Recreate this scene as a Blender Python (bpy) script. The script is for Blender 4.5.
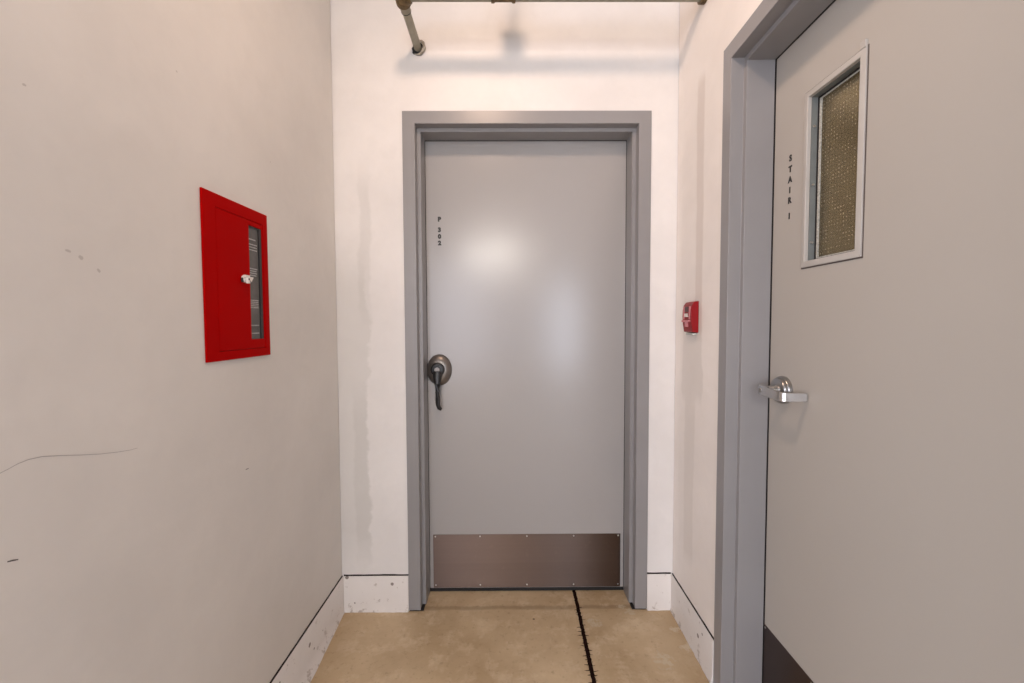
import bpy, bmesh, math, random
from mathutils import Vector, Matrix
random.seed(7)
sc = bpy.context.scene
for o in list(bpy.data.objects): bpy.data.objects.remove(o)
COL = sc.collection
PI = math.pi
# ---------------------------------------------------------------- camera
CAM_H = 1.2233
F_PX, PITCH, YAW, ROLL = 428.225, math.radians(2.4151), math.radians(0.2953), math.radians(-0.2111)
fw = Vector((math.sin(YAW)*math.cos(PITCH), math.cos(YAW)*math.cos(PITCH), -math.sin(PITCH)))
rt = Vector((math.cos(YAW), -math.sin(YAW), 0)); up = rt.cross(fw)
r2 = rt*math.cos(ROLL) + up*math.sin(ROLL); u2 = -rt*math.sin(ROLL) + up*math.cos(ROLL)
cd = bpy.data.cameras.new('camera'); cam = bpy.data.objects.new('camera', cd); COL.objects.link(cam)
M = Matrix((r2, u2, -fw)).transposed().to_4x4(); M.translation = (0, 0, CAM_H)
cam.matrix_world = M
cd.sensor_width = 36; cd.lens = F_PX*36/1024; cd.clip_start = .02
sc.camera = cam
# ---------------------------------------------------------------- world, exposure, lamps, with added fill from behind
w = bpy.data.worlds.new('world'); sc.world = w; w.use_nodes = True
w.node_tree.nodes['Background'].inputs[0].default_value = (.82, .87, 1.03, 1)
w.node_tree.nodes['Background'].inputs[1].default_value = 2.6
vs = sc.view_settings
vs.view_transform = 'Standard'; vs.look = 'None'; vs.gamma = 1; vs.use_curve_mapping = False
vs.exposure = 0.15

def area(name, loc, rot, sx, sy, power, color, spread=PI):
    l = bpy.data.lights.new(name, 'AREA'); l.shape = 'RECTANGLE'; l.size = sx; l.size_y = sy
    l.energy = power; l.color = color; l.spread = spread
    o = bpy.data.objects.new(name, l); COL.objects.link(o); o.location = loc; o.rotation_euler = rot
    return o
CEIL = 2.86
NEAR_FIX = Vector((-.15, .68, 2.72))
NEAR_AX = Vector((.22, .40, -.89))                    # the flood head looks at the far door
FAR_FIX = [(-1.75, -.9), (-.33, -6.2)]
def aim(v): return v.to_track_quat('-Z', 'Y').to_euler()
area('flood_lamp', NEAR_FIX + NEAR_AX*.004, aim(NEAR_AX), .17, .17, 8.8, (1, .70, .515), math.radians(165))
area('daylight_from_doorway', (1.50, -6.96, 1.15), aim(Vector((-.1, 1, 0))), .9, 2.2, 60, (.78, .86, 1))
area('rear_fill', (-1.75, -4.2, 1.3), aim(Vector((.32, 1, 0))), 2.6, 2.3, 70, (.88, .89, 1))  # added fill lamp for the back wall, no opening behind it
area('side_fill', (-2.75, -2.2, 1.5), aim(Vector((1, 1, -.08))), 1.6, 1.9, 38, (.95, .95, 1))  # added fill lamp for the right wall and stair door
area('stair_room_fill', (1.35, .9, 2.62), aim(Vector((.85, 0, -.5))), .3, .3, 10, (1, .86, .6))  # added lamp that brightens the stair room and its beam

# ---------------------------------------------------------------- calibrated layout
D, A0, W, T = 1.7773, -.4337, 1.0138, 2.0851      # back wall distance, door frame left edge, width, top
R, L = .6904, .7161
LW, RW = math.radians(.2927), math.radians(-.5558)
REC = .1229
YO = 1.3948                                       # far edge of the stair door frame

# ---------------------------------------------------------------- helpers
def obj(name, bm, mat, parent=None, smooth=False, bevel=0, seg=2, angle=35):
    me = bpy.data.meshes.new(name)
    bmesh.ops.recalc_face_normals(bm, faces=bm.faces[:])
    bm.to_mesh(me); bm.free()
    if smooth:
        for p in me.polygons: p.use_smooth = True
    for m in (mat if isinstance(mat, (list, tuple)) else [mat]): me.materials.append(m)
    o = bpy.data.objects.new(name, me); COL.objects.link(o)
    if parent: o.parent = parent
    if bevel:
        b = o.modifiers.new('bevel', 'BEVEL'); b.width = bevel; b.segments = seg
        b.limit_method = 'ANGLE'; b.angle_limit = math.radians(angle); b.harden_normals = True
        for p in me.polygons: p.use_smooth = True
    elif smooth:
        e = o.modifiers.new('es', 'EDGE_SPLIT'); e.split_angle = math.radians(40)
    return o
def empty(name, loc=(0,0,0), rz=0, parent=None):
    o = bpy.data.objects.new(name, None); COL.objects.link(o); o.location = loc; o.rotation_euler = (0,0,rz)
    o.empty_display_size = .1
    if parent: o.parent = parent
    return o
def tag(o, label=None, cat=None, group=None, kind=None):
    if label: o['label'] = label
    if cat: o['category'] = cat
    if group: o['group'] = group
    if kind: o['kind'] = kind
    return o
def box(bm, x0, x1, y0, y1, z0, z1, mi=0):
    vsx = [bm.verts.new((x, y, z)) for x in (x0, x1) for y in (y0, y1) for z in (z0, z1)]
    for q in ((0,1,3,2),(4,6,7,5),(0,4,5,1),(2,3,7,6),(0,2,6,4),(1,5,7,3)):
        f = bm.faces.new([vsx[i] for i in q]); f.material_index = mi
    return vsx
def slab(bm, xs, zs, y0, y1, holes=()):
    """flat slab in the xz plane between y0 and y1, the grid cells in holes left out"""
    V = {}
    def v(i, j, k):
        if (i,j,k) not in V: V[(i,j,k)] = bm.verts.new((xs[i], (y0,y1)[k], zs[j]))
        return V[(i,j,k)]
    solid = lambda i, j: 0 <= i < len(xs)-1 and 0 <= j < len(zs)-1 and (i,j) not in holes
    for i in range(len(xs)-1):
        for j in range(len(zs)-1):
            if not solid(i,j): continue
            for k in (0,1): bm.faces.new([v(i,j,k), v(i+1,j,k), v(i+1,j+1,k), v(i,j+1,k)])
            if not solid(i-1,j): bm.faces.new([v(i,j,0), v(i,j,1), v(i,j+1,1), v(i,j+1,0)])
            if not solid(i+1,j): bm.faces.new([v(i+1,j,0), v(i+1,j,1), v(i+1,j+1,1), v(i+1,j+1,0)])
            if not solid(i,j-1): bm.faces.new([v(i,j,0), v(i,j,1), v(i+1,j,1), v(i+1,j,0)])
            if not solid(i,j+1): bm.faces.new([v(i,j+1,0), v(i,j+1,1), v(i+1,j+1,1), v(i+1,j+1,0)])
def ring_path(bm, x0, x1, z0, z1, prof, closed=True):
    """mitred frame: prof is a closed list of (inset, y)"""
    rows = []
    for p, y in prof:
        if closed: pts = [(x0+p,z0+p),(x0+p,z1-p),(x1-p,z1-p),(x1-p,z0+p)]
        else: pts = [(x0+p,z0),(x0+p,z1-p),(x1-p,z1-p),(x1-p,z0)]
        rows.append([bm.verts.new((x, y, z)) for x, z in pts])
    n = len(rows)
    for a in range(n):
        b = (a+1) % n
        for k in range(4 if closed else 3):
            bm.faces.new([rows[a][k], rows[a][(k+1)%4], rows[b][(k+1)%4], rows[b][k]])
    if not closed:
        bm.faces.new([r[0] for r in rows]); bm.faces.new([r[3] for r in rows])
def lathe(bm, prof, c=(0,0,0), axis='y', n=40, sx=1, sz=1, mi=0):
    """prof: (radius, height along axis); closed at radius 0 ends"""
    rings = []
    for r_, h in prof:
        if r_ < 1e-6:
            rings.append([bm.verts.new(to_ax(0, 0, h, axis, c))])
        else:
            rings.append([bm.verts.new(to_ax(r_*sx*math.cos(2*PI*k/n), r_*sz*math.sin(2*PI*k/n), h, axis, c)) for k in range(n)])
    for a, b in zip(rings[:-1], rings[1:]):
        for k in range(n):
            q = [a[k % len(a)], a[(k+1) % len(a)], b[(k+1) % len(b)], b[k % len(b)]]
            u = []
            for v in q:
                if v not in u: u.append(v)
            if len(u) > 2: bm.faces.new(u).material_index = mi
def to_ax(u, v, h, axis, c):
    p = {'x': (h, u, v), 'y': (u, h, v), 'z': (u, v, h)}[axis]
    return (p[0]+c[0], p[1]+c[1], p[2]+c[2])
def tube(bm, pts, radii, n=14, flat=(1,1), upv=Vector((0,0,1))):
    pts = [Vector(p) for p in pts]; rings = []
    if not isinstance(radii, (list, tuple)): radii = [radii]*len(pts)
    for i, p in enumerate(pts):
        d = (pts[min(i+1, len(pts)-1)] - pts[max(i-1, 0)]).normalized()
        s = d.cross(upv)
        if s.length < 1e-3: s = d.cross(Vector((1,0,0)))
        s.normalize(); t = s.cross(d).normalized()
        rings.append([bm.verts.new(p + (s*math.cos(2*PI*k/n)*flat[0] + t*math.sin(2*PI*k/n)*flat[1])*radii[i]) for k in range(n)])
    for a, b in zip(rings[:-1], rings[1:]):
        for k in range(n): bm.faces.new([a[k], a[(k+1)%n], b[(k+1)%n], b[k]])
    bm.faces.new(rings[0][::-1]); bm.faces.new(rings[-1])
def NB(): return bmesh.new()
def text_mesh(name, chars, mat, parent, size, depth=.0008, bold=.075):
    """chars: list of (character, x, z) standing on the plane y=0 of parent, facing -y"""
    bm = NB()
    for ch, x, z, y in chars:
        cu = bpy.data.curves.new('t', 'FONT'); cu.body = ch; cu.size = size; cu.extrude = depth/2
        cu.align_x = 'CENTER'; cu.align_y = 'CENTER'; cu.offset = size*bold; cu.resolution_u = 3
        to = bpy.data.objects.new('t', cu); COL.objects.link(to)
        dg = bpy.context.evaluated_depsgraph_get(); dg.update()
        me = bpy.data.meshes.new_from_object(to.evaluated_get(dg))
        me.transform(Matrix.Translation((x, y, z)) @ Matrix.Rotation(PI/2, 4, 'X'))
        bm.from_mesh(me)
        bpy.data.objects.remove(to); bpy.data.meshes.remove(me)
    return obj(name, bm, mat, parent)

# ---------------------------------------------------------------- materials
def newmat(name):
    m = bpy.data.materials.new(name); m.use_nodes = True
    nt = m.node_tree; return m, nt, nt.nodes['Principled BSDF']
def N(nt, t, **kw):
    n = nt.nodes.new(t)
    for k, v in kw.items():
        if k in ('operation', 'blend_type', 'data_type', 'noise_dimensions', 'feature', 'distance', 'interpolation_type', 'invert'): setattr(n, k, v)
    return n
def lk(nt, a, b): nt.links.new(a, b)
def noise(nt, scale, detail=4, rough=.55, vec=None, mapscale=None):
    tc = N(nt, 'ShaderNodeTexCoord'); n = N(nt, 'ShaderNodeTexNoise')
    n.inputs['Scale'].default_value = scale; n.inputs['Detail'].default_value = detail; n.inputs['Roughness'].default_value = rough
    if mapscale:
        mp = N(nt, 'ShaderNodeMapping'); mp.inputs['Scale'].default_value = mapscale
        lk(nt, tc.outputs['Object'], mp.inputs[0]); lk(nt, mp.outputs[0], n.inputs['Vector'])
    else: lk(nt, tc.outputs['Object'], n.inputs['Vector'])
    return n.outputs['Fac']
def ramp(nt, fac, a, b, ca=(0,0,0,1), cb=(1,1,1,1)):
    r_ = N(nt, 'ShaderNodeValToRGB'); r_.color_ramp.elements[0].position = a; r_.color_ramp.elements[1].position = b
    r_.color_ramp.elements[0].color = ca; r_.color_ramp.elements[1].color = cb
    lk(nt, fac, r_.inputs[0]); return r_.outputs[0]
def mixc(nt, fac, a, b, blend='MIX'):
    m = N(nt, 'ShaderNodeMix', data_type='RGBA', blend_type=blend)
    if isinstance(fac, (int, float)): m.inputs[0].default_value = fac
    else: lk(nt, fac, m.inputs[0])
    for s, v in ((6, a), (7, b)):
        if isinstance(v, tuple): m.inputs[s].default_value = (*v[:3], 1)
        else: lk(nt, v, m.inputs[s])
    return m.outputs[2]
def mth(nt, op, a, b=None, c=None, clamp=False):
    m = N(nt, 'ShaderNodeMath', operation=op); m.use_clamp = clamp
    for i, v in enumerate((a, b, c)):
        if v is None: continue
        if isinstance(v, (int, float)): m.inputs[i].default_value = v
        else: lk(nt, v, m.inputs[i])
    return m.outputs[0]
def bump(nt, bs, h, strength, dist=.01):
    b = N(nt, 'ShaderNodeBump'); b.inputs['Strength'].default_value = strength; b.inputs['Distance'].default_value = dist
    lk(nt, h, b.inputs['Height']); lk(nt, b.outputs[0], bs.inputs['Normal'])
def plain(name, col, rough=.5, metal=0, var=.0, vscale=8, spec=.5, coat=0):
    m, nt, bs = newmat(name)
    bs.inputs['Roughness'].default_value = rough; bs.inputs['Metallic'].default_value = metal
    bs.inputs['Specular IOR Level'].default_value = spec; bs.inputs['Coat Weight'].default_value = coat
    if True:
        f = noise(nt, vscale)
        dk = tuple(c*(1-var-.02) for c in col); lt = tuple(min(1, c*(1+var+.02)) for c in col)
        lk(nt, mixc(nt, ramp(nt, f, .3, .7), dk, lt), bs.inputs['Base Color'])
    return m
def smooth_band(nt, v, lo, hi, soft):
    """1 between lo and hi"""
    a = mth(nt, 'DIVIDE', mth(nt, 'SUBTRACT', v, lo), soft, clamp=True)
    b = mth(nt, 'DIVIDE', mth(nt, 'SUBTRACT', hi, v), soft, clamp=True)
    return mth(nt, 'MULTIPLY', a, b)
def wall_paint(name, col, patches=(), speck=False, rough=.55, bmp=.25, zsoft=.05):
    """painted plaster; patches = painted-over areas (local x lo, hi, z lo, hi, wobble, strength, colour)"""
    m, nt, bs = newmat(name)
    bs.inputs['Roughness'].default_value = rough; bs.inputs['Specular IOR Level'].default_value = .35
    n1 = noise(nt, 2.2, 5, .6); n2 = noise(nt, 9, 4, .6)
    c = mixc(nt, ramp(nt, n1, .35, .65), tuple(x*.93 for x in col), tuple(x*1.04 for x in col))
    c = mixc(nt, mth(nt, 'MULTIPLY', ramp(nt, n2, .55, .75), .12), c, tuple(x*.72 for x in col))
    if patches:
        tc = N(nt, 'ShaderNodeTexCoord'); sp = N(nt, 'ShaderNodeSeparateXYZ'); lk(nt, tc.outputs['Object'], sp.inputs[0])
        wob = mth(nt, 'SUBTRACT', noise(nt, 1, 5, .6, mapscale=(3, 3, 4.5)), .5)
        for (a, b, za, zb, wb, st, pc) in patches:
            xx = mth(nt, 'ADD', sp.outputs[0], mth(nt, 'MULTIPLY', wob, wb))
            zz = mth(nt, 'ADD', sp.outputs[2], mth(nt, 'MULTIPLY', wob, wb*1.5))
            k = mth(nt, 'MULTIPLY', smooth_band(nt, xx, a, b, .012), smooth_band(nt, zz, za, zb, zsoft))
            c = mixc(nt, mth(nt, 'MULTIPLY', k, st), c, pc)
    if speck:
        v = N(nt, 'ShaderNodeTexVoronoi'); v.inputs['Scale'].default_value = 26
        tc = N(nt, 'ShaderNodeTexCoord'); lk(nt, tc.outputs['Object'], v.inputs['Vector'])
        sepc = N(nt, 'ShaderNodeSeparateColor'); lk(nt, v.outputs['Color'], sepc.inputs[0])
        rad = mth(nt, 'MULTIPLY', mth(nt, 'POWER', sepc.outputs[0], 3), .22)
        k = mth(nt, 'LESS_THAN', v.outputs['Distance'], rad)
        sel = mth(nt, 'GREATER_THAN', sepc.outputs[1], .3)
        c = mixc(nt, mth(nt, 'MULTIPLY', mth(nt, 'MULTIPLY', k, sel), .85), c, (.16, .13, .11))
        n3 = noise(nt, 30, 5, .7)
        sp = N(nt, 'ShaderNodeSeparateXYZ'); lk(nt, tc.outputs['Object'], sp.inputs[0])
        low = mth(nt, 'SUBTRACT', 1, mth(nt, 'DIVIDE', sp.outputs[2], .05), clamp=True)
        dirt = ramp(nt, mth(nt, 'ADD', n3, mth(nt, 'MULTIPLY', low, .10)), .62, .70)
        c = mixc(nt, mth(nt, 'MULTIPLY', dirt, .55), c, (.25, .19, .14))
    lk(nt, c, bs.inputs['Base Color'])
    hb = noise(nt, 60, 6, .6); hl = noise(nt, 5, 3, .5)
    bump(nt, bs, mth(nt, 'ADD', hb, mth(nt, 'MULTIPLY', hl, 5)), bmp, .0015)
    return m

WCOL = (.76, .74, .725)
GREYP = (.46, .45, .42)
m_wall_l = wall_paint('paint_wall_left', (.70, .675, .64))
m_wall_b = wall_paint('paint_wall_back', WCOL, patches=[(-.86, -.582, .17, 1.55, .17, .30, GREYP), (-.66, -.588, .17, 1.0, .12, .22, GREYP), (-.625, -.565, 1.2, 1.9, .10, .22, GREYP)], rough=.45, zsoft=.16)
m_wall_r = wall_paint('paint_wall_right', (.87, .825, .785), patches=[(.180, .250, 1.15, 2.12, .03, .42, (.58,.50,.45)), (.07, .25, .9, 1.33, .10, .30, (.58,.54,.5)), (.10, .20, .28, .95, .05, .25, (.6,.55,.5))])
m_base = wall_paint('paint_baseboard', (.74, .71, .685), speck=True, rough=.5)
m_ceil = wall_paint('paint_ceiling', (.22, .21, .20))
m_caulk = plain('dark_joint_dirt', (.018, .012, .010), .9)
m_frame = plain('grey_frame_paint', (.262, .257, .262), .32, var=.03, vscale=3)
m_trim = plain('grey_lite_trim_paint', (.47, .45, .42), .42, var=.02)
m_trim_in = plain('galvanised_inner_trim', (.17, .185, .18), .4, var=.05, vscale=40)
m_bead = plain('glazing_tape', (.42, .42, .38), .8, var=.35, vscale=240)
m_dark = plain('dark_bronze', (.060, .054, .050), .33, .55, var=.1, vscale=30)
m_bronze = plain('worn_bronze', (.20, .18, .165), .36, .75, var=.12, vscale=30)
m_black = plain('black_enamel', (.012, .012, .013), .35)
m_chrome = plain('satin_chrome', (.62, .62, .62), .24, 1, var=.04, vscale=30)
m_nickel = plain('satin_nickel', (.40, .39, .38), .3, 1, var=.05, vscale=30)
m_letter = plain('black_letter_vinyl', (.02, .02, .02), .5)
m_screw = plain('screw_steel', (.55, .53, .50), .35, 1)
m_red = plain('red_cabinet_enamel', (.38, .0, .0), .55, var=.03, vscale=5, spec=.03)
m_redp = plain('red_plastic', (.24, .001, .004), .42, var=.02, spec=.25)
m_pink = plain('pink_handle_and_glare', (.60, .20, .22), .4, var=.1, vscale=90)  # pink of the handle; on the ribs it draws the front glare
m_redk = plain('dark_red_slot', (.06, .004, .006), .4)
m_white = plain('white_plastic', (.80, .78, .74), .35)
m_dkglass = plain('dark_window_film', (.11, .105, .10), .18, var=.25, vscale=20)
m_print = plain('pale_print', (.36, .36, .35), .5)
m_pipe = plain('painted_steel_pipe', (.31, .295, .235), .5, var=.12, vscale=25)
m_rust = plain('rusty_pipe_fitting', (.13, .088, .04), .55, .3, var=.55, vscale=60)
m_plaster = plain('broken_plaster', (.36, .33, .28), .8, var=.3, vscale=60)
m_rubber = plain('black_sweep', (.010, .009, .009), .7)
m_metalbox = plain('white_fixture_enamel', (.7, .69, .66), .4)
m_stair = plain('stairwell_olive_wall', (.25, .20, .10), .8, var=.15, vscale=4)
m_stair2 = plain('stairwell_pale_band', (.85, .78, .58), .8, var=.15, vscale=4)
m_void = plain('unlit_room_wall', (.10, .09, .08), .9)

def door_paint(name, col, rough, stain=.05, seed=0):
    m, nt, bs = newmat(name)
    n1 = noise(nt, 1.6+seed, 5, .6); n2 = noise(nt, 1, 3, .5, mapscale=(3, 3, 2))
    c = mixc(nt, ramp(nt, n1, .25, .75), tuple(x*.985 for x in col), tuple(x*1.015 for x in col))
    c = mixc(nt, mth(nt, 'MULTIPLY', ramp(nt, n2, .5, .85), stain), c, (col[0]*.75, col[1]*.68, col[2]*.6))
    v = N(nt, 'ShaderNodeTexVoronoi'); v.inputs['Scale'].default_value = 7
    tc = N(nt, 'ShaderNodeTexCoord'); mp = N(nt, 'ShaderNodeMapping'); mp.inputs['Scale'].default_value = (1.2, 1, .8)
    lk(nt, tc.outputs['Object'], mp.inputs[0]); lk(nt, mp.outputs[0], v.inputs['Vector'])
    sepc = N(nt, 'ShaderNodeSeparateColor'); lk(nt, v.outputs['Color'], sepc.inputs[0])
    k = mth(nt, 'LESS_THAN', v.outputs['Distance'], mth(nt, 'MULTIPLY', mth(nt, 'POWER', sepc.outputs[0], 4), .03))
    c = mixc(nt, mth(nt, 'MULTIPLY', k, .6), c, (col[0]*.4, col[1]*.36, col[2]*.33))
    lk(nt, c, bs.inputs['Base Color'])
    bs.inputs['Specular IOR Level'].default_value = .5
    rr = N(nt, 'ShaderNodeMapRange'); rr.inputs[3].default_value = rough-.01; rr.inputs[4].default_value = rough+.02
    lk(nt, noise(nt, 3, 3), rr.inputs[0]); lk(nt, rr.outputs[0], bs.inputs['Roughness'])
    return m
m_door = door_paint('grey_door_paint', (.355, .345, .340), .215)
m_door2 = door_paint('warm_grey_door_paint', (.43, .405, .37), .42, seed=.5)

def brushed(name, col, rough, stretch, lo=.8, hi=1.25):
    m, nt, bs = newmat(name)
    bs.inputs['Metallic'].default_value = 1
    n = noise(nt, 1, 4, .6, mapscale=stretch)
    n2 = noise(nt, 26, 5, .65)
    c = mixc(nt, ramp(nt, n, .3, .7), tuple(x*.96 for x in col), tuple(min(1, x*1.04) for x in col))
    c = mixc(nt, mth(nt, 'MULTIPLY', ramp(nt, n2, .6, .75), .25), c, tuple(x*1.5 for x in col))
    lk(nt, c, bs.inputs['Base Color'])
    rr = N(nt, 'ShaderNodeMapRange'); rr.inputs[3].default_value = rough-.07; rr.inputs[4].default_value = rough+.1
    lk(nt, n, rr.inputs[0]); lk(nt, rr.outputs[0], bs.inputs['Roughness'])
    bs.inputs['Anisotropic'].default_value = .95
    tg = nt.nodes.new('ShaderNodeTangent'); tg.direction_type = 'RADIAL'; tg.axis = 'Z'; lk(nt, tg.outputs[0], bs.inputs['Tangent']); bs.inputs['Anisotropic Rotation'].default_value = .25
    return m
m_kick = brushed('brushed_steel_kick_plate', (.135, .098, .082), .36, (.6, 1, 60))
m_kick2 = brushed('dark_steel_kick_plate', (.15, .113, .10), .36, (.6, 1, 60))

def concrete():
    m, nt, bs = newmat('tan_sealed_concrete')
    n1 = noise(nt, 2.0, 6, .6); n2 = noise(nt, 11, 6, .7); n3 = noise(nt, 45, 5, .7)
    c = mixc(nt, ramp(nt, n1, .36, .66), (.46, .34, .205), (.68, .55, .37))
    c = mixc(nt, mth(nt, 'MULTIPLY', ramp(nt, n2, .50, .66), .5), c, (.76, .65, .48))
    c = mixc(nt, mth(nt, 'MULTIPLY', ramp(nt, n3, .56, .70), .42), c, (.27, .18, .10))
    tc = N(nt, 'ShaderNodeTexCoord'); sp = N(nt, 'ShaderNodeSeparateXYZ'); lk(nt, tc.outputs['Object'], sp.inputs[0])
    # worn brown line along the door frame and a browner tone towards the side walls
    yy = mth(nt, 'ADD', sp.outputs[1], mth(nt, 'MULTIPLY', mth(nt, 'SUBTRACT', n2, .5), .03))
    c = mixc(nt, mth(nt, 'MULTIPLY', smooth_band(nt, yy, D+.0, D+.035, .012), .38), c, (.16, .10, .055))
    xx = mth(nt, 'ABSOLUTE', mth(nt, 'ADD', sp.outputs[0], .01))
    c = mixc(nt, mth(nt, 'MULTIPLY', mth(nt, 'DIVIDE', mth(nt, 'SUBTRACT', mth(nt, 'ADD', xx, mth(nt, 'MULTIPLY', n1, .12)), .60), .16, clamp=True), .5), c, (.29, .18, .08))
    # pale paint splashes
    for (px, py, rad) in ((.505, 1.762, .05), (.475, 1.80, .04), (.665, 1.56, .05), (.655, 1.66, .04), (.555, 1.50, .08), (.34, 1.70, .06)):
        dx = mth(nt, 'SUBTRACT', sp.outputs[0], px); dy = mth(nt, 'SUBTRACT', sp.outputs[1], py)
        d = mth(nt, 'SQRT', mth(nt, 'ADD', mth(nt, 'MULTIPLY', dx, dx), mth(nt, 'MULTIPLY', dy, dy)))
        k = mth(nt, 'SUBTRACT', 1, mth(nt, 'DIVIDE', d, rad), clamp=True)
        k = ramp(nt, mth(nt, 'MULTIPLY', mth(nt, 'POWER', k, .6), mth(nt, 'ADD', n3, -.1)), .27, .36)
        c = mixc(nt, mth(nt, 'MULTIPLY', k, .75), c, (.62, .55, .42))
    v = N(nt, 'ShaderNodeTexVoronoi'); v.inputs['Scale'].default_value = 9
    lk(nt, tc.outputs['Object'], v.inputs['Vector'])
    sepc = N(nt, 'ShaderNodeSeparateColor'); lk(nt, v.outputs['Color'], sepc.inputs[0])
    k = mth(nt, 'LESS_THAN', v.outputs['Distance'], mth(nt, 'MULTIPLY', mth(nt, 'POWER', sepc.outputs[0], 3), .07))
    c = mixc(nt, mth(nt, 'MULTIPLY', k, .8), c, (.07, .045, .025))
    lk(nt, c, bs.inputs['Base Color'])
    bs.inputs['Roughness'].default_value = .5; bs.inputs['Specular IOR Level'].default_value = .4
    bump(nt, bs, mth(nt, 'ADD', n3, mth(nt, 'MULTIPLY', n2, 2)), .3, .002)
    return m
m_floor = concrete()

def obscured_glass():
    m, nt, bs = newmat('dotted_obscured_glass')
    tc = N(nt, 'ShaderNodeTexCoord')
    sp = N(nt, 'ShaderNodeSeparateXYZ'); lk(nt, tc.outputs['Object'], sp.inputs[0])
    P_ = .0098
    sx_ = mth(nt, 'ABSOLUTE', mth(nt, 'SINE', mth(nt, 'MULTIPLY', sp.outputs[0], PI/P_)))
    sz_ = mth(nt, 'ABSOLUTE', mth(nt, 'SINE', mth(nt, 'MULTIPLY', sp.outputs[2], PI/P_)))
    dot = mth(nt, 'POWER', mth(nt, 'MULTIPLY', sx_, sz_), 5)
    sel = ramp(nt, noise(nt, 70, 3), .35, .65)
    tr = nt.nodes.new('ShaderNodeBsdfTransparent'); tr.inputs[0].default_value = (.62, .56, .40, 1)
    df = nt.nodes.new('ShaderNodeBsdfDiffuse'); df.inputs[0].default_value = (.66, .58, .40, 1)
    gl = nt.nodes.new('ShaderNodeBsdfGlossy'); gl.inputs['Roughness'].default_value = .12; gl.inputs[0].default_value = (.9, .9, .9, 1)
    b = N(nt, 'ShaderNodeBump'); b.inputs['Strength'].default_value = .1; b.inputs['Distance'].default_value = .0005
    lk(nt, dot, b.inputs['Height']); lk(nt, b.outputs[0], gl.inputs['Normal'])
    m1 = nt.nodes.new('ShaderNodeMixShader'); lk(nt, mth(nt, 'ADD', mth(nt, 'MULTIPLY', mth(nt, 'MULTIPLY', dot, sel), .42), .10), m1.inputs[0])
    lk(nt, tr.outputs[0], m1.inputs[1]); lk(nt, df.outputs[0], m1.inputs[2])
    fr = nt.nodes.new('ShaderNodeFresnel'); fr.inputs[0].default_value = 1.45
    m2 = nt.nodes.new('ShaderNodeMixShader'); lk(nt, mth(nt, 'MULTIPLY', fr.outputs[0], .6), m2.inputs[0])
    lk(nt, m1.outputs[0], m2.inputs[1]); lk(nt, gl.outputs[0], m2.inputs[2])
    lk(nt, m2.outputs[0], nt.nodes['Material Output'].inputs[0])
    return m
m_glass = obscured_glass()
def lampmat(power):
    m, nt, bs = newmat('lamp_diffuser'); bs.inputs['Base Color'].default_value = (.9, .85, .75, 1)
    bs.inputs['Emission Color'].default_value = (1, .93, .84, 1); bs.inputs['Emission Strength'].default_value = power
    return m
m_lamp = lampmat(12); m_lamp2 = lampmat(160)

# ---------------------------------------------------------------- setting
BEH = -.35           # where the corridor side walls end behind the camera
LEN = D - BEH
LLEN = D + .05
FP = .004             # frame face proud of the wall
# floor: two slabs with the joint gap between them
def joint_x(y): return .283 + (y-1.405)*.013
bm = NB()
YB, YF = -9.0, D+1.3
def floor_part(xa, xb):
    v = [bm.verts.new(p) for p in ((xa[0], YB, 0), (xb[0], YB, 0), (xb[1], YF, 0), (xa[1], YF, 0), (xa[0], YB, -.12), (xb[0], YB, -.12), (xb[1], YF, -.12), (xa[1], YF, -.12))]
    for q in ((0,1,2,3),(7,6,5,4),(0,4,5,1),(1,5,6,2),(2,6,7,3),(3,7,4,0)): bm.faces.new([v[i] for i in q])
JW = .0068
floor_part((-2.9, -2.9), (joint_x(YB)-JW, joint_x(YF)-JW))
floor_part((joint_x(YB)+JW, joint_x(YF)+JW), (3.5, 3.5))
floor = tag(obj('floor', bm, m_floor), kind='structure')
# ragged dark filler in the joint
bm = NB()
rl = random.Random(3)
ys = [D+.14 - i*.006 for i in range(int((D+.14+.6)/.006))]
lt, rtv = [], []
for y in ys:
    c = joint_x(y) + rl.uniform(-.0012, .0012)
    a = JW*.95 + rl.uniform(0, .0018); b = JW*.95 + rl.uniform(0, .0018)
    lt.append((c-a, y)); rtv.append((c+b, y))
for z in (-.004, .0009):
    pass
top = [(bm.verts.new((x, y, .0009)), bm.verts.new((x2, y2, .0009))) for (x, y), (x2, y2) in zip(lt, rtv)]
bot = [(bm.verts.new((x, y, 0.0001)), bm.verts.new((x2, y2, 0.0001))) for (x, y), (x2, y2) in zip(lt, rtv)]
for i in range(len(top)-1):
    bm.faces.new([top[i][0], top[i][1], top[i+1][1], top[i+1][0]])
    bm.faces.new([top[i][0], top[i+1][0], bot[i+1][0], bot[i][0]])
    bm.faces.new([top[i][1], top[i+1][1], bot[i+1][1], bot[i][1]])
m_joint = plain('dark_joint_sealant', (.014, .005, .004), .9, var=.3, vscale=80, spec=.1)
# burrs: short torn splinters at both sides
y = D+.02
while y > .2:
    y -= rl.uniform(.012, .034)
    for s in (-1, 1):
        if rl.random() < (.8 if s < 0 else .55):
            ln = rl.uniform(.006, .022); yy = y + rl.uniform(-.008, .008); hw = rl.uniform(.0012, .0028)
            c = joint_x(yy) + s*JW*.8; sl = rl.uniform(-.004, .004)
            v = [bm.verts.new(p) for p in ((c, yy-hw, .0011), (c, yy+hw, .0011), (c+s*ln*.7, yy+sl+hw*.6, .0011), (c+s*ln, yy+sl, .0011), (c+s*ln*.7, yy+sl-hw*.5, .0011))]
            bm.faces.new(v)
jo = obj('joint_sealant', bm, m_joint, floor)

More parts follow.
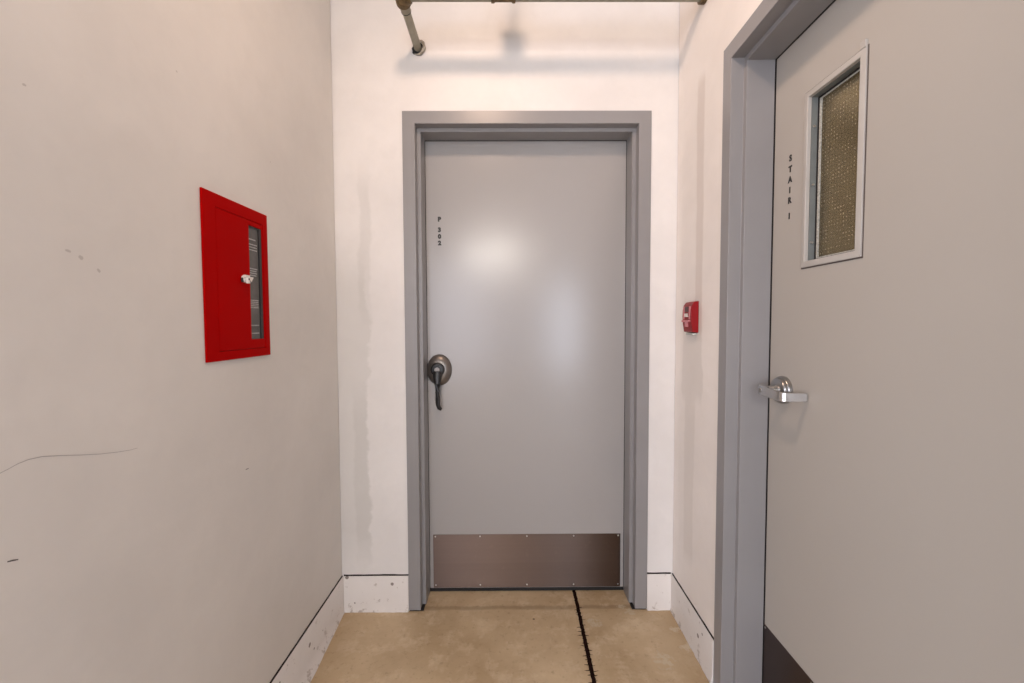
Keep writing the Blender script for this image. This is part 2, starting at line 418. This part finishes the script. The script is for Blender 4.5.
# back wall, own frame: origin at world (0, D, 0), y into the wall
FX0, FX1 = A0, A0+W
bm = NB()
slab(bm, [-L-.3, FX0+.002, FX1-.002, R+.3], [0, T-.002, CEIL+.1], FP, .18, holes={(1, 0)})
wb = obj('wall_back', bm, m_wall_b); wb.location = (0, D, 0); tag(wb, kind='structure')
# left wall: local x along +y (0 at the corner), local y into the wall (-x)
CX0, CX1, CZ0, CZ1 = -.7655, -.5000, 1.133, 1.5425      # cabinet outer, in left wall coordinates
bm = NB()
slab(bm, [-LLEN, CX0+.02, CX1-.02, .0], [0, CZ0+.02, CZ1-.02, CEIL+.1], 0, .18, holes={(1, 1)})
LWALL = dict(loc=(-L, D, 0), rz=PI/2-LW)
wl = obj('wall_left', bm, m_wall_l); wl.location = LWALL['loc']; wl.rotation_euler = (0, 0, LWALL['rz']); tag(wl, kind='structure')
# right wall: local x along -y (0 at corner), local y into the wall (+x)
RX0 = D - YO; RX1 = RX0 + W
bm = NB()
slab(bm, [0, RX0+.002, RX1-.002, LEN], [0, T-.002, CEIL+.1], 0, .18, holes={(1, 0)})
RWALL = dict(loc=(R, D, 0), rz=-PI/2+RW)
wr = obj('wall_right', bm, m_wall_r); wr.location = RWALL['loc']; wr.rotation_euler = (0, 0, RWALL['rz']); tag(wr, kind='structure')
bm = NB(); box(bm, -2.9, 3.5, -9, D+1.3, CEIL+.1, CEIL+.25); tag(obj('ceiling', bm, m_ceil), kind='structure')
# unlit room behind the far door, stair room behind the right one
bm = NB(); slab(bm, [-1.2, 1.2], [0, CEIL+.1], D+.9, D+1.0)
box(bm, -1.0, -.9, D+.19, D+.9, 0, CEIL+.1); box(bm, .9, 1.0, D+.19, D+.9, 0, CEIL+.1)
tag(obj('wall_room_beyond', bm, m_void), kind='structure')
SX = 2.3
bm = NB(); box(bm, SX, SX+.1, -.9, D+.9, 0, CEIL+.1); box(bm, R+.21, SX, D+.5-.1+.5, D+1.0, 0, CEIL+.1) if False else None
box(bm, 1.02, SX, D+.22, D+.32, 0, CEIL+.1); box(bm, .92, SX, -.9, -.8, 0, CEIL+.1)
tag(obj('wall_stairwell', bm, m_stair), kind='structure')
# pale beam across the stairwell
bm = NB(); box(bm, SX-.14, SX-.002, -.795, D+.215, 2.45, CEIL+.098)
tag(obj('trim_1', bm, m_stair2, bevel=.004), kind='structure')

# baseboards: local frames as walls; board face 6 mm proud, a dark open joint on top
def baseboard(name, fr, x0, x1, h=.153, y_in=0, flare=0, skip=None):
    n = max(2, int((x1-x0)/.02)); rn = random.Random(len(name))
    bm = NB(); rows = []
    for i in range(n+1):
        x = x0 + (x1-x0)*i/n
        t = .007 + rn.uniform(-.0006, .0006)
        fl = flare*max(0, min(1, (x1-.02-x)/.35)) + rn.uniform(0, .0022)
        hh = h + rn.uniform(-.0008, .0008)
        pr = [(0, 0.0005), (-t-.004-fl, .0005), (-t-.002-fl*.7, .012), (-t, .035), (-t, hh-.004), (-t+.003, hh), (0, hh)]
        rows.append([bm.verts.new((x, y_in+a, z)) for a, z in pr])
    for a, b in zip(rows[:-1], rows[1:]):
        for k in range(len(a)): bm.faces.new([a[k], a[(k+1)%len(a)], b[(k+1)%len(a)], b[k]])
    bm.faces.new(rows[0]); bm.faces.new(rows[-1])
    o = obj(name, bm, m_base, smooth=True); o.location = fr['loc']; o.rotation_euler = (0, 0, fr['rz']); tag(o, kind='structure')
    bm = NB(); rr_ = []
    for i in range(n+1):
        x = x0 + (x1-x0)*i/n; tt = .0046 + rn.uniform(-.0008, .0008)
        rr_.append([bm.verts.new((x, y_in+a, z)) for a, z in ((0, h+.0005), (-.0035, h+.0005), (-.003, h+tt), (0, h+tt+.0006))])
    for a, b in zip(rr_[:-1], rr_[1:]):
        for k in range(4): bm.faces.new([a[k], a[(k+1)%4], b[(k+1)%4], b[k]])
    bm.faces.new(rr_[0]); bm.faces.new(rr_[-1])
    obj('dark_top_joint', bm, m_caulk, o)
    return o
baseboard('baseboard_left', LWALL, -LLEN, -.0005, .153, flare=.022)
BW = dict(loc=(0, D, 0), rz=0)
b1 = baseboard('baseboard_back_left', BW, -L+.0078, FX0-.001, .154, y_in=FP)
b2 = baseboard('baseboard_back_right', BW, FX1+.001, R-.0078, .154, y_in=FP)
baseboard('baseboard_right', RWALL, .0005, RX0-.001, .153)
baseboard('baseboard_right_rear', RWALL, RX1+.001, LEN, .153)
# hairline scratch and scuffs on the left wall (marks of their own)
import mathutils
def ribbon(bm, pts, wd, y=-.0006):
    vs_ = []
    for i, (x, z) in enumerate(pts):
        x2, z2 = pts[min(i+1, len(pts)-1)]; x1, z1 = pts[max(i-1, 0)]
        d = Vector((x2-x1, z2-z1)).normalized(); nn = Vector((-d.y, d.x)) * wd * (.5 + .5*math.sin(PI*min(1, (i+.3)/(len(pts)-.4))))
        vs_.append((bm.verts.new((x+nn.x, y, z+nn.y)), bm.verts.new((x-nn.x, y, z-nn.y))))
    for a, b in zip(vs_[:-1], vs_[1:]): bm.faces.new([a[0], a[1], b[1], b[0]])

# image ray -> left wall coordinates were measured offline
SCR = [(-1.20, 1.005), (-1.1759, 1.0145), (-1.1662, 1.0169), (-1.1548, 1.0204), (-1.1405, 1.0224), (-1.1214, 1.021), (-1.0954, 1.0144), (-1.064, 1.0055), (-1.0295, 0.9966), (-0.9954, 0.9898), (-0.9708, 0.9861), (-0.9556, 0.9855)]
bm = NB(); ribbon(bm, SCR, .0006)
m_scr = plain('graphite_scratch', (.38, .36, .345), .7)
obj('hairline_scratch', bm, m_scr, wl)
bm = NB(); ribbon(bm, [(-1.1735, .8845), (-1.1673, .883), (-1.1599, .8803)], .0012)
obj('scuff', bm, plain('dark_scuff', (.10, .09, .08), .7), wl)
bm = NB(); ribbon(bm, [(-.626, .8290), (-.619, .8290), (-.6128, .8278)], .0011)
obj('scuff', bm, plain('dark_scuff_small', (.10, .09, .08), .7), wl)

m_smudge = plain('grey_wall_smudge', (.50, .475, .445), .8)
for pts_, w_ in (([(-1.0726, 1.3451), (-1.068, 1.3445), (-1.064, 1.3435)], .0022), ([(-1.0510, 1.3390), (-1.0470, 1.3360), (-1.0445, 1.3345)], .0035),
                 ([(-1.0200, 1.3215), (-1.0170, 1.3180), (-1.0150, 1.3160)], .0025), ([(-1.123, 1.5800), (-1.1205, 1.5812), (-1.118, 1.5805)], .0018),
                 ([(-.8235, 1.7725), (-.821, 1.7715), (-.8195, 1.7718)], .0018), ([(-.465, 1.7136), (-.4640, 1.711), (-.4635, 1.709)], .0012)):
    bm = NB(); ribbon(bm, pts_, w_); obj('smudge', bm, m_smudge, wl)
# ---------------------------------------------------------------- doors
FRAME_PROF = [(0, -FP), (.0508, -FP), (.0508, .036), (.0668, .036), (.0668, REC-.001), (.0508, REC-.001), (.0508, .178), (.0, .178)]
def door(name, loc, rz, hole=None, panel_mat=None, kick_mat=None, sweep=True):
    """local: x 0..W along the wall seen from the corridor, y into the wall"""
    root = empty(name, loc, rz); tag(root, kind='structure')
    bm = NB(); ring_path(bm, 0, W, .006, T, FRAME_PROF, closed=False)
    obj('door_frame', bm, m_frame, root, bevel=.0016)
    # black filler draws the dark gap under the frame feet
    for xa, xb in ((.003, .062), (W-.062, W-.003)):
        bm = NB(); box(bm, xa, xb, .0, REC-.004, .0005, .0058); obj('frame_foot_gap', bm, m_rubber, root)
    xa, xb, za, zb = .0508+.003, W-.0508-.003, .021, T-.0508-.004
    y0 = REC+.0025
    bm = NB()
    if hole: slab(bm, [xa, hole[0], hole[1], xb], [za, hole[2], hole[3], zb], y0, y0+.045, holes={(1, 1)})
    else: slab(bm, [xa, xb], [za, zb], y0, y0+.045)
    panel = obj('door_panel', bm, panel_mat, root, bevel=.0012)
    bm = NB(); box(bm, xa+.002, xb-.002, y0+.005, y0+.040, .003, .0208); obj('door_sweep', bm, m_rubber, root)
    # black strip in the rabbet draws the shade of the door gap
    bm = NB(); ring_path(bm, .0515, W-.0515, .02, T-.0515, [(0, y0-.0022), (.0165, y0-.0022), (.0165, y0-.0002), (0, y0-.0002)], closed=False)
    obj('door_gap_shade', bm, m_rubber, root)
    return root, y0, xa, xb
def screw(parent, x, y, z, r_=.0042, mat=None):
    bm = NB(); lathe(bm, [(0, -.0016), (r_*.6, -.0014), (r_, -.0004), (r_, .0004)], (x, y, z), 'y', 14)
    box(bm, x-r_*.7, x+r_*.7, y-.0019, y-.0013, z-.0005, z+.0005)
    return obj('screw', bm, mat or m_screw, parent, smooth=True)

# --- far door
root, y0, xa, xb = door('door_1', (A0, D, 0), 0, None, m_door)
BX = lambda wx: wx - A0
kz0, kz1 = .0235, .2695
kx0, kx1 = BX(-.3505), BX(.4985)
bm = NB(); box(bm, kx0, kx1, y0-.0016, y0-.0001, kz0, kz1)
kp = obj('kick_plate', bm, m_kick, root, bevel=.0005)
for i, fx in enumerate((.012, .25, .5, .75, .988)):
    for z in (kz0+.012, kz1-.009): screw(kp, kx0+(kx1-kx0)*fx, y0-.0017, z, .0036)
text_mesh('door_number', [('P', BX(-.307), 1.6805, y0-.0008), ('3', BX(-.307), 1.6345, y0-.0008), ('0', BX(-.307), 1.6055, y0-.0008), ('2', BX(-.307), 1.577, y0-.0008)], m_letter, root, .0255)
# lever trim: domed oval rose, cylinder collar, hanging lever
hx, hz = BX(-.3135), 1.018
rose = NB()
lathe(rose, [(.0555, 0), (.0555, .004), (.054, .009), (.049, .016), (.041, .022), (.032, .026), (0, .028)], (0, 0, 0), 'y', 56, 1, 1.26)
for v in rose.verts: v.co.y = y0 - v.co.y; v.co.x += hx; v.co.z += hz
ro = obj('handle_rose', rose, m_bronze, root, smooth=True)
bm = NB()
hubz = hz+.004; hubx = hx-.004
lathe(bm, [(.031, 0), (.031, .010), (.029, .016), (.0225, .019), (.0185, .019), (.0165, .015), (0, .015)], (0, 0, 0), 'y', 40)
for v in bm.verts: v.co.y = y0-.022 - v.co.y; v.co.x += hubx; v.co.z += hubz
tubepts = [(hubx, y0-.030, hubz-.012), (hubx, y0-.038, hubz-.034), (hubx+.001, y0-.042, hubz-.062), (hubx+.001, y0-.042, hubz-.095), (hubx+.001, y0-.042, hubz-.132), (hubx+.002, y0-.041, hubz-.152), (hubx+.007, y0-.039, hubz-.168), (hubx+.015, y0-.036, hubz-.174)]
tube(bm, tubepts, [.023, .0185, .0135, .0125, .0122, .0122, .0118, .0095], 18, (1, .75))
obj('lever', bm, m_black, ro, smooth=True)
bm = NB()
lathe(bm, [(.0120, 0), (.0120, .005), (.0110, .0064), (.0070, .0066), (.0066, .0050), (0, .005)], (0, 0, 0), 'y', 30)
for v in bm.verts: v.co.y = y0-.036 - v.co.y; v.co.x += hubx; v.co.z += hubz
box(bm, hubx-.001, hubx+.001, y0-.0425, y0-.0405, hubz-.005, hubz+.005, 0)
obj('lock_cylinder', bm, m_bronze, ro, smooth=True)

# --- stair door; local x = YO - y
LX = lambda wy: YO - wy
gx0, gx1, gz0, gz1 = LX(1.190)+.0152, LX(.9855)-.0152, 1.3735+.0152, 1.8435-.0152      # hole
root, y0, xa, xb = door('door_2', (R + (D-YO)*math.tan(RW), YO, 0), -PI/2+RW, (gx0, gx1, gz0, gz1), m_door2)
fx0, fx1, fz0, fz1 = LX(1.190), LX(.9855), 1.3735, 1.8435
bm = NB()
ring_path(bm, fx0, fx1, fz0, fz1, [(0, y0-.0001), (0, y0-.0042), (.003, y0-.0056), (.0145, y0-.0062), (.0160, y0-.0052), (.0166, y0+.004), (.0150, y0+.004), (.013, y0-.0001)])
lite = obj('window_trim', bm, m_trim, root, bevel=.0006)
# overshooting end of the right-hand strip
bm = NB(); box(bm, fx1-.016, fx1-.0005, y0-.0070, y0-.0002, fz1-.001, fz1+.016); obj('strip_end', bm, m_trim, lite, bevel=.0008)
# brown strip draws the shadow line of the groove round the trim
bm = NB(); ring_path(bm, fx0-.0028, fx1+.0028, fz0-.0035, fz1+.0028, [(0, y0-.0011), (.0030, y0-.0011), (.0030, y0-.0001), (0, y0-.0001)])
obj('trim_groove_shade', bm, plain('brown_groove_shade', (.10, .08, .07), .8), lite)
# inner galvanised channel with screws, glazing tape, glass
bm = NB(); ring_path(bm, fx0+.0150, fx1-.0150, fz0+.0150, fz1-.0150, [(0, y0+.0045), (.002, y0+.0045), (.002, y0+.020), (0, y0+.020)])
ch = obj('inner_channel', bm, m_trim_in, root)
for z in (1.44, 1.595, 1.75):
    bm = NB(); lathe(bm, [(0, .0045), (.0025, .004), (.0038, .002), (.0038, 0)], (fx0+.0171, y0+.012, z), 'x', 14); obj('screw', bm, m_screw, ch, smooth=True)
bm = NB(); ring_path(bm, fx0+.0172, fx1-.0172, fz0+.0172, fz1-.0172, [(0, y0+.0205), (.005, y0+.0205), (.005, y0+.0235), (0, y0+.0235)])
obj('black_gap_ring', bm, m_rubber, root)  # black ring drawn for the gap beside the glazing tape
bm = NB(); ring_path(bm, fx0+.0225, fx1-.0178, fz0+.0178, fz1-.0178, [(0, y0+.0212), (.0075, y0+.0212), (.0075, y0+.0234), (0, y0+.0234)])
obj('glazing_tape', bm, m_bead, root)
bm = NB(); box(bm, fx0+.0155, fx1-.0155, y0+.0238, y0+.0300, fz0+.0155, fz1-.0155)
obj('window_glass', bm, m_glass, root)
bm = NB(); kx0 = xa+.0115; box(bm, kx0, xb-.010, y0-.0016, y0-.0001, .0285, .2610)
kp = obj('kick_plate', bm, m_kick2, root, bevel=.0005)
for fx in (.010, .25, .5, .75, .99):
    for z in (.040, .2535): screw(kp, kx0+(xb-.010-kx0)*fx, y0-.0017, z, .0034)
tx = LX(1.2505)
text_mesh('stair_lettering', [(c, tx, z, y0-.0008) for c, z in (('S', 1.695), ('T', 1.664), ('A', 1.634), ('I', 1.604), ('R', 1.575), ('1', 1.530))], m_letter, root, .0235, bold=.045)
# L shaped return lever
rx, rz_ = LX(1.256), 1.024
bm = NB()
lathe(bm, [(.0405, 0), (.0405, .010), (.0385, .0125), (.036, .013), (.036, .019), (.034, .0215), (.021, .024), (.021, .024), (0, .024)], (0, 0, 0), 'y', 48)
for v in bm.verts: v.co.y = y0 - v.co.y; v.co.x += rx; v.co.z += rz_
ro = obj('handle_rose', bm, m_nickel, root, smooth=True)
bm = NB()
lathe(bm, [(.0165, 0), (.0165, .006), (.0130, .012), (.0120, .040), (0, .040)], (0, 0, 0), 'y', 30)
for v in bm.verts: v.co.y = y0-.022 - v.co.y; v.co.x += rx; v.co.z += rz_
tag(obj('lever_neck', bm, m_chrome, ro, smooth=True), 'bright chrome neck')
bm = NB()
# flat bar running along the door then turning back to it
def lever_bar(bm):
    yo = y0-.066; h = .0115; th = .0048
    path = [(rx-.016, yo+.003), (rx-.010, yo), (rx+.02, yo-.001), (rx+.064, yo), (rx+.0885, yo+.0005), (rx+.0945, yo+.004), (rx+.0965, yo+.011), (rx+.0985, yo+.036), (rx+.1015, yo+.0630)]
    hs = [.012, .0145, .014, .0133, .0125, .0122, .0120, .0118, .0112]
    zo = [0, 0, -.001, -.003, -.0045, -.005, -.005, -.005, -.005]
    rows = []
    for i, (x, y) in enumerate(path):
        x2, y2 = path[min(i+1, len(path)-1)]; x1, y1 = path[max(i-1, 0)]
        d = Vector((x2-x1, y2-y1)).normalized(); nn = Vector((-d.y, d.x))*th
        hh = hs[i]; zc = rz_ + zo[i]
        rows.append([bm.verts.new((x+nn.x, y+nn.y, zc-hh)), bm.verts.new((x-nn.x, y-nn.y, zc-hh)), bm.verts.new((x-nn.x, y-nn.y, zc+hh)), bm.verts.new((x+nn.x, y+nn.y, zc+hh))])
    for a, b in zip(rows[:-1], rows[1:]):
        for k in range(4): bm.faces.new([a[k], a[(k+1)%4], b[(k+1)%4], b[k]])
    bm.faces.new(rows[0]); bm.faces.new(rows[-1])
lever_bar(bm)
obj('lever', bm, m_chrome, ro, bevel=.0012, angle=50)
bm = NB(); lathe(bm, [(.0065, 0), (.0065, .0012), (.005, .0018), (0, .0018)], (0, 0, 0), 'y', 24)
for v in bm.verts: v.co.y = y0-.0712 - v.co.y; v.co.x += rx; v.co.z += rz_
obj('key_cylinder', bm, m_nickel, ro, smooth=True)

# ---------------------------------------------------------------- red cabinet recessed in the left wall
cab = empty('fire_annunciator_cabinet', LWALL['loc'], LWALL['rz'])
cab['label'] = 'red metal fire cabinet with a narrow window and white latch, recessed in the left wall'
cab['category'] = 'cabinet'
# empty sits at the cabinet base: children are modelled relative to it
base = Matrix.Translation(LWALL['loc']) @ Matrix.Rotation(LWALL['rz'], 4, 'Z') @ Matrix.Translation(((CX0+CX1)/2, 0, CZ0))
cab.matrix_world = base
cw, chh = CX1-CX0, CZ1-CZ0
x0, x1 = -cw/2, cw/2
dx0, dx1 = x0+.045, x1-.0245; dz0, dz1 = .024, chh-.034
bm = NB(); slab(bm, [x0, dx0-.001, dx1+.001, x1], [0, dz0-.001, dz1+.001, chh], -.006, -.0006, holes={(1, 1)})
obj('trim_flange', bm, m_red, cab, bevel=.0012)
bm = NB()
slab(bm, [dx0-.010, dx0-.002, dx1+.002, dx1+.010], [dz0-.002-.0, dz0, dz1, dz1+.002], -.0004, .085, holes={(1, 1)})
box(bm, dx0-.002, dx1+.002, .080, .085, dz0, dz1)
obj('cabinet_body', bm, m_redk, cab)
wx0, wx1, wz0, wz1 = dx1-.0645, dx1-.004, .049, chh-.047
bm = NB(); slab(bm, [dx0, wx0, wx1, dx1], [dz0, wz0, wz1, dz1], -.0055, .010, holes={(1, 1)})
dr = obj('cabinet_door', bm, m_red, cab, bevel=.0010)
bm = NB(); box(bm, wx0+.0003, wx1-.0003, -.0010, .0030, wz0+.0003, wz1-.0003)
wn = obj('cabinet_window', bm, m_dkglass, dr)
bm = NB(); rp = random.Random(5)
def lines(zt, n, pitch, full):
    for k in range(n):
        z = zt - k*pitch; x = wx0+.004 + (0 if full else rp.uniform(0, .004))
        xe = wx1-.018 - (0 if full else rp.uniform(0, .006))
        while x < xe:
            wd = rp.uniform(.002, .0065); wd = min(wd, xe-x)
            box(bm, x, x+wd, -.0013, -.0009, z-.0016, z+.0016); x += wd + .0012
hW = wz1-wz0
lines(wz1-.036, 1, .005, False); lines(wz1-.050, 3, .0075, True)
lines(wz1-.117, 4, .0062, False)
lines(wz1-.205, 5, .0050, True)
lines(wz1-.275, 1, .005, True); lines(wz1-.297, 1, .005, True)
tag(obj('printed_lines', bm, m_print, wn), kind='stuff')
bm = NB()
mx, mz = wx0+.012, wz1-.147
v = [bm.verts.new((mx+a, y, mz+b)) for y in (-.0009, -.0014) for a, b in ((-.011, .006), (.011, .006), (.001, -.008))]
bm.faces.new(v[:3]); bm.faces.new(v[3:])
for k in range(3): bm.faces.new([v[k], v[(k+1)%3], v[3+(k+1)%3], v[3+k]])
obj('latch_reflection', bm, m_white, wn)  # white triangle painted as the latch's reflection in the window
bm = NB(); box(bm, wx1-.0125, wx1-.0004, -.0040, -.0009, wz0+.0004, wz1-.0004); box(bm, wx0+.0004, wx1-.0126, -.0030, -.0009, wz1-.004, wz1-.0004)
obj('window_edge_shade', bm, m_black, dr)  # black strips draw the shade of the recess at the window edge
# latch: white rounded paddle standing off the door
bm = NB()
lx, lz = wx0-.030, wz1-.150
lathe(bm, [(.0095, -.0056), (.0095, -.010), (.0075, -.0115), (0, -.0115)], (lx, 0, lz), 'y', 26)
slab(bm, [lx-.013, lx-.002, lx+.009], [lz-.012, lz+.003, lz+.0095], -.019, -.0125, holes={(0, 0)})
box(bm, lx-.004, lx+.006, -.0125, -.0058, lz-.004, lz+.006)
lt_ = obj('latch', bm, m_white, dr, bevel=.002, seg=3)
bm = NB(); lathe(bm, [(.0028, 0), (.0028, .0006), (0, .0006)], (0, 0, 0), 'y', 16)
for v in bm.verts: v.co.y = -.019 - v.co.y; v.co.x += lx+.0030; v.co.z += lz-.001
obj('keyhole', bm, m_black, lt_)
bm = NB(); box(bm, lx-.012, lx-.0045, -.0105, -.0056, lz-.010, lz+.003); obj('latch_shade', bm, m_black, dr, bevel=.002)  # black block draws the shadow left of the latch

# ---------------------------------------------------------------- pull station on the right wall
pull = empty('fire_alarm_pull_station')
PX0, PX1, PZ0, PZ1 = D-1.640, D-1.556, 1.186, 1.303      # right wall coordinates
pull.matrix_world = Matrix.Translation(RWALL['loc']) @ Matrix.Rotation(RWALL['rz'], 4, 'Z') @ Matrix.Translation(((PX0+PX1)/2, 0, PZ0))
pull['label'] = 'small red fire alarm pull station mounted on the right wall between the two doors'
pull['category'] = 'fire alarm'
pw, ph = (PX1-PX0)/2, PZ1-PZ0
bm = NB()
prof = [(-.0006, 0), (-.030, .003), (-.0375, .034), (-.0375, .045), (-.0395, .060), (-.0385, .085), (-.033, .103), (-.022, .114), (-.0006, ph)]
rows = [[bm.verts.new((s*pw*(1 if abs(y) < .02 else .96), y, z)) for y, z in prof] for s in (-1, 1)]
for k in range(len(prof)-1): bm.faces.new([rows[0][k], rows[0][k+1], rows[1][k+1], rows[1][k]])
bm.faces.new([rows[0][-1], rows[0][0], rows[1][0], rows[1][-1]]); bm.faces.new(rows[0]); bm.faces.new(rows[1])
bd = obj('station_body', bm, m_redp, pull, bevel=.0025, seg=3)
bm = NB(); box(bm, -.017, .017, -.0408, -.0378, .078, .097); obj('recess_label', bm, m_redk, pull, bevel=.0006)
for ra, rb in ((-.033, -.0195), (.0195, .033)):
    bm = NB(); box(bm, ra, rb, -.0402, -.030, .050, .098); obj('face_rib', bm, m_pink, pull, bevel=.0015)  # ribs put the pale glare of the front into colour
bm = NB(); box(bm, -.034, .034, -.0475, -.0372, .040, .0475); box(bm, -.012, .012, -.0425, -.034, .022, .042)
h_ = obj('pull_handle', bm, m_pink, pull, bevel=.0018)
text_mesh('pull_lettering', [('PULL', 0, .065, -.0408)], m_white, pull, .0155)
bm = NB(); box(bm, -pw*.72, pw*.72, -.026, -.0006, -.008, -.0004); obj('wire_cover', bm, plain('grey_conduit_cover', (.42, .43, .40), .5), pull, bevel=.0012)

for ch_ in pull.children:
    for v in ch_.data.vertices: v.co.y *= .72

# ---------------------------------------------------------------- sprinkler pipe
pz, py, pr_ = 2.3675, 1.536, .0165
PR2 = .0235
pipe = empty('sprinkler_pipe', (-.366, py, pz))
pipe['label'] = 'painted steel pipe with rusty fittings running across the top of the alcove'
pipe['category'] = 'pipe'
ex = -.366
bm = NB(); tube(bm, [(.025, 0, 0), (R+.03-ex, 0, 0)], PR2, 24); obj('crossing_run', bm, m_pipe, pipe, smooth=True)
bm = NB()
fy = D - py + FP
tube(bm, [(-.005, .024, -.011), (-.001, fy+.01, -.0315)], pr_*.93, 24); obj('wall_stub', bm, m_pipe, pipe, smooth=True)
bm = NB(); tube(bm, [(-.005, .030, -.0115), (-.0043, .060, -.0145)], pr_*1.10, 24); obj('pipe_collar', bm, m_pipe, pipe, smooth=True)
# elbow
bm = NB(); pts = []
for k in range(9):
    a = k/8*PI/2; pts.append((.028-.028*math.sin(a)-.0, .028-.028*math.cos(a), -.002*k/8))
tube(bm, [(a_-.003, b_, c_-.007) for a_, b_, c_ in pts], .0245, 20)
tube(bm, [(.020, 0, 0), (.034, 0, 0)], .0225, 20); tube(bm, [(-.004, .016, -.009), (-.0046, .030, -.010)], .0262, 20)
obj('elbow', bm, m_rust, pipe, smooth=True)
bm = NB(); tube(bm, [(-.0043, .0600, -.0145), (-.0042, .0630, -.0148)], pr_*1.13, 24); obj('dark_seam', bm, m_black, pipe)
def coupling(x, w_=.05, r_=.0290, pr_=.0240):
    bm = NB(); lathe(bm, [(pr_*1.02, -w_/2), (r_, -w_/2+.001), (r_, -w_/2+.010), (r_*.88, -w_/2+.014), (r_*.88, w_/2-.014), (r_, w_/2-.010), (r_, w_/2-.001), (pr_*1.02, w_/2)], (x, 0, 0), 'x', 24)
    obj('coupling', bm, m_rust, pipe, smooth=True)
coupling(-.018-ex, .085, .0275)
# hanger block and rod above the coupling
bm = NB(); box(bm, -.018-ex-.034, -.018-ex+.034, -.016, .016, .020, .105); obj('hanger', bm, m_rust, pipe, bevel=.003)
bm = NB(); tube(bm, [(-.018-ex, 0, .104), (-.018-ex, 0, CEIL+.1005-pz)], .0055, 10); obj('hanger_rod', bm, m_rust, pipe, smooth=True)
for sx_ in (-.034, .034):
    bm = NB(); tube(bm, [(-.018-ex+sx_, -.012, -.022), (-.018-ex+sx_, -.012, -.033)], .006, 6); obj('bolt', bm, m_rust, pipe)
coupling(R-.012-ex, .020, .031)
# ragged escutcheon where the stub enters the wall
cx_, cz_ = -.001, -.0315
bm = NB(); n = 26; re = random.Random(11)
hub_ = bm.verts.new((cx_, fy-.0016, cz_)); rim = []
for k in range(n):
    a = 2*PI*k/n; q = .0225 + re.uniform(-.0025, .0035) + (.004 if math.sin(a) < -.3 else 0)
    rim.append(bm.verts.new((cx_+q*math.cos(a), fy-.0010, cz_+q*math.sin(a))))
for k in range(n): bm.faces.new([hub_, rim[k], rim[(k+1) % n]])
obj('wall_hole', bm, m_black, pipe)
bm = NB(); rows = []
for k in range(19):
    a = math.radians(-118 + k*190/18); th = .0052*math.sin(PI*(k+.6)/19.2)**.6
    q = .0275 + re.uniform(-.0012, .0012); lift = .004 + .012*max(0, math.cos(a)) + re.uniform(-.001, .001)
    rows.append([bm.verts.new((cx_+(q-th)*math.cos(a), fy-lift, cz_+(q-th)*math.sin(a))), bm.verts.new((cx_+(q+th)*math.cos(a), fy-lift-.003, cz_+(q+th)*math.sin(a))), bm.verts.new((cx_+(q+th*.8)*math.cos(a), fy-.0012, cz_+(q+th*.8)*math.sin(a)))])
for a, b in zip(rows[:-1], rows[1:]):
    for k in range(3): bm.faces.new([a[k], a[(k+1) % 3], b[(k+1) % 3], b[k]])
bm.faces.new(rows[0]); bm.faces.new(rows[-1])
obj('broken_escutcheon', bm, m_plaster, pipe)

# ---------------------------------------------------------------- ceiling fixtures (outside the picture, the left strip is an added fill)
def strip(p, along_x, label, lamp):
    t = empty('strip_light', (p[0], p[1], CEIL+.099), PI/2 if along_x else 0); t['label'] = label; t['category'] = 'ceiling light'; t['group'] = 'strip lights along the corridor ceiling'
    bm = NB(); box(bm, -.09, .09, -.62, .62, -.06, .0); obj('housing', bm, m_metalbox, t, bevel=.004)
    bm = NB(); box(bm, -.075, .075, -.60, .60, -.15, -.061); obj('diffuser', bm, lamp, t, bevel=.02, seg=3)
strip(FAR_FIX[0], False, 'added white strip light, unseen, on the ceiling to the left of the alcove', m_lamp)  # added to light the right wall and its door
strip(FAR_FIX[1], True, 'white strip light farthest from the two doors, set crosswise', m_lamp2)
fl = empty('flood_light', NEAR_FIX); fl.rotation_euler = aim(NEAR_AX)
fl['label'] = 'tilted flood light hanging from the alcove ceiling and facing the far door'; fl['category'] = 'flood light'
bm = NB(); lathe(bm, [(0, .10), (.05, .098), (.08, .07), (.16, .005), (.16, -.002), (.153, -.002), (.153, .004), (0, .006)], (0, 0, 0), 'z', 32); obj('shade', bm, m_metalbox, fl, smooth=True)
bm = NB(); tube(bm, [(0, 0, .09), Vector((0, 0, .09)) + fl.rotation_euler.to_matrix().inverted() @ Vector((0, 0, CEIL+.1-NEAR_FIX.z-.055))], .012, 12); obj('stem', bm, m_metalbox, fl, smooth=True)
bm = NB(); slab(bm, [-.1, .95, 2.05, 2.9], [0, 2.25, CEIL+.1], -7.15, -7.0, holes={(1, 0)})
tag(obj('wall_garage_rear', bm, m_ceil), kind='structure')
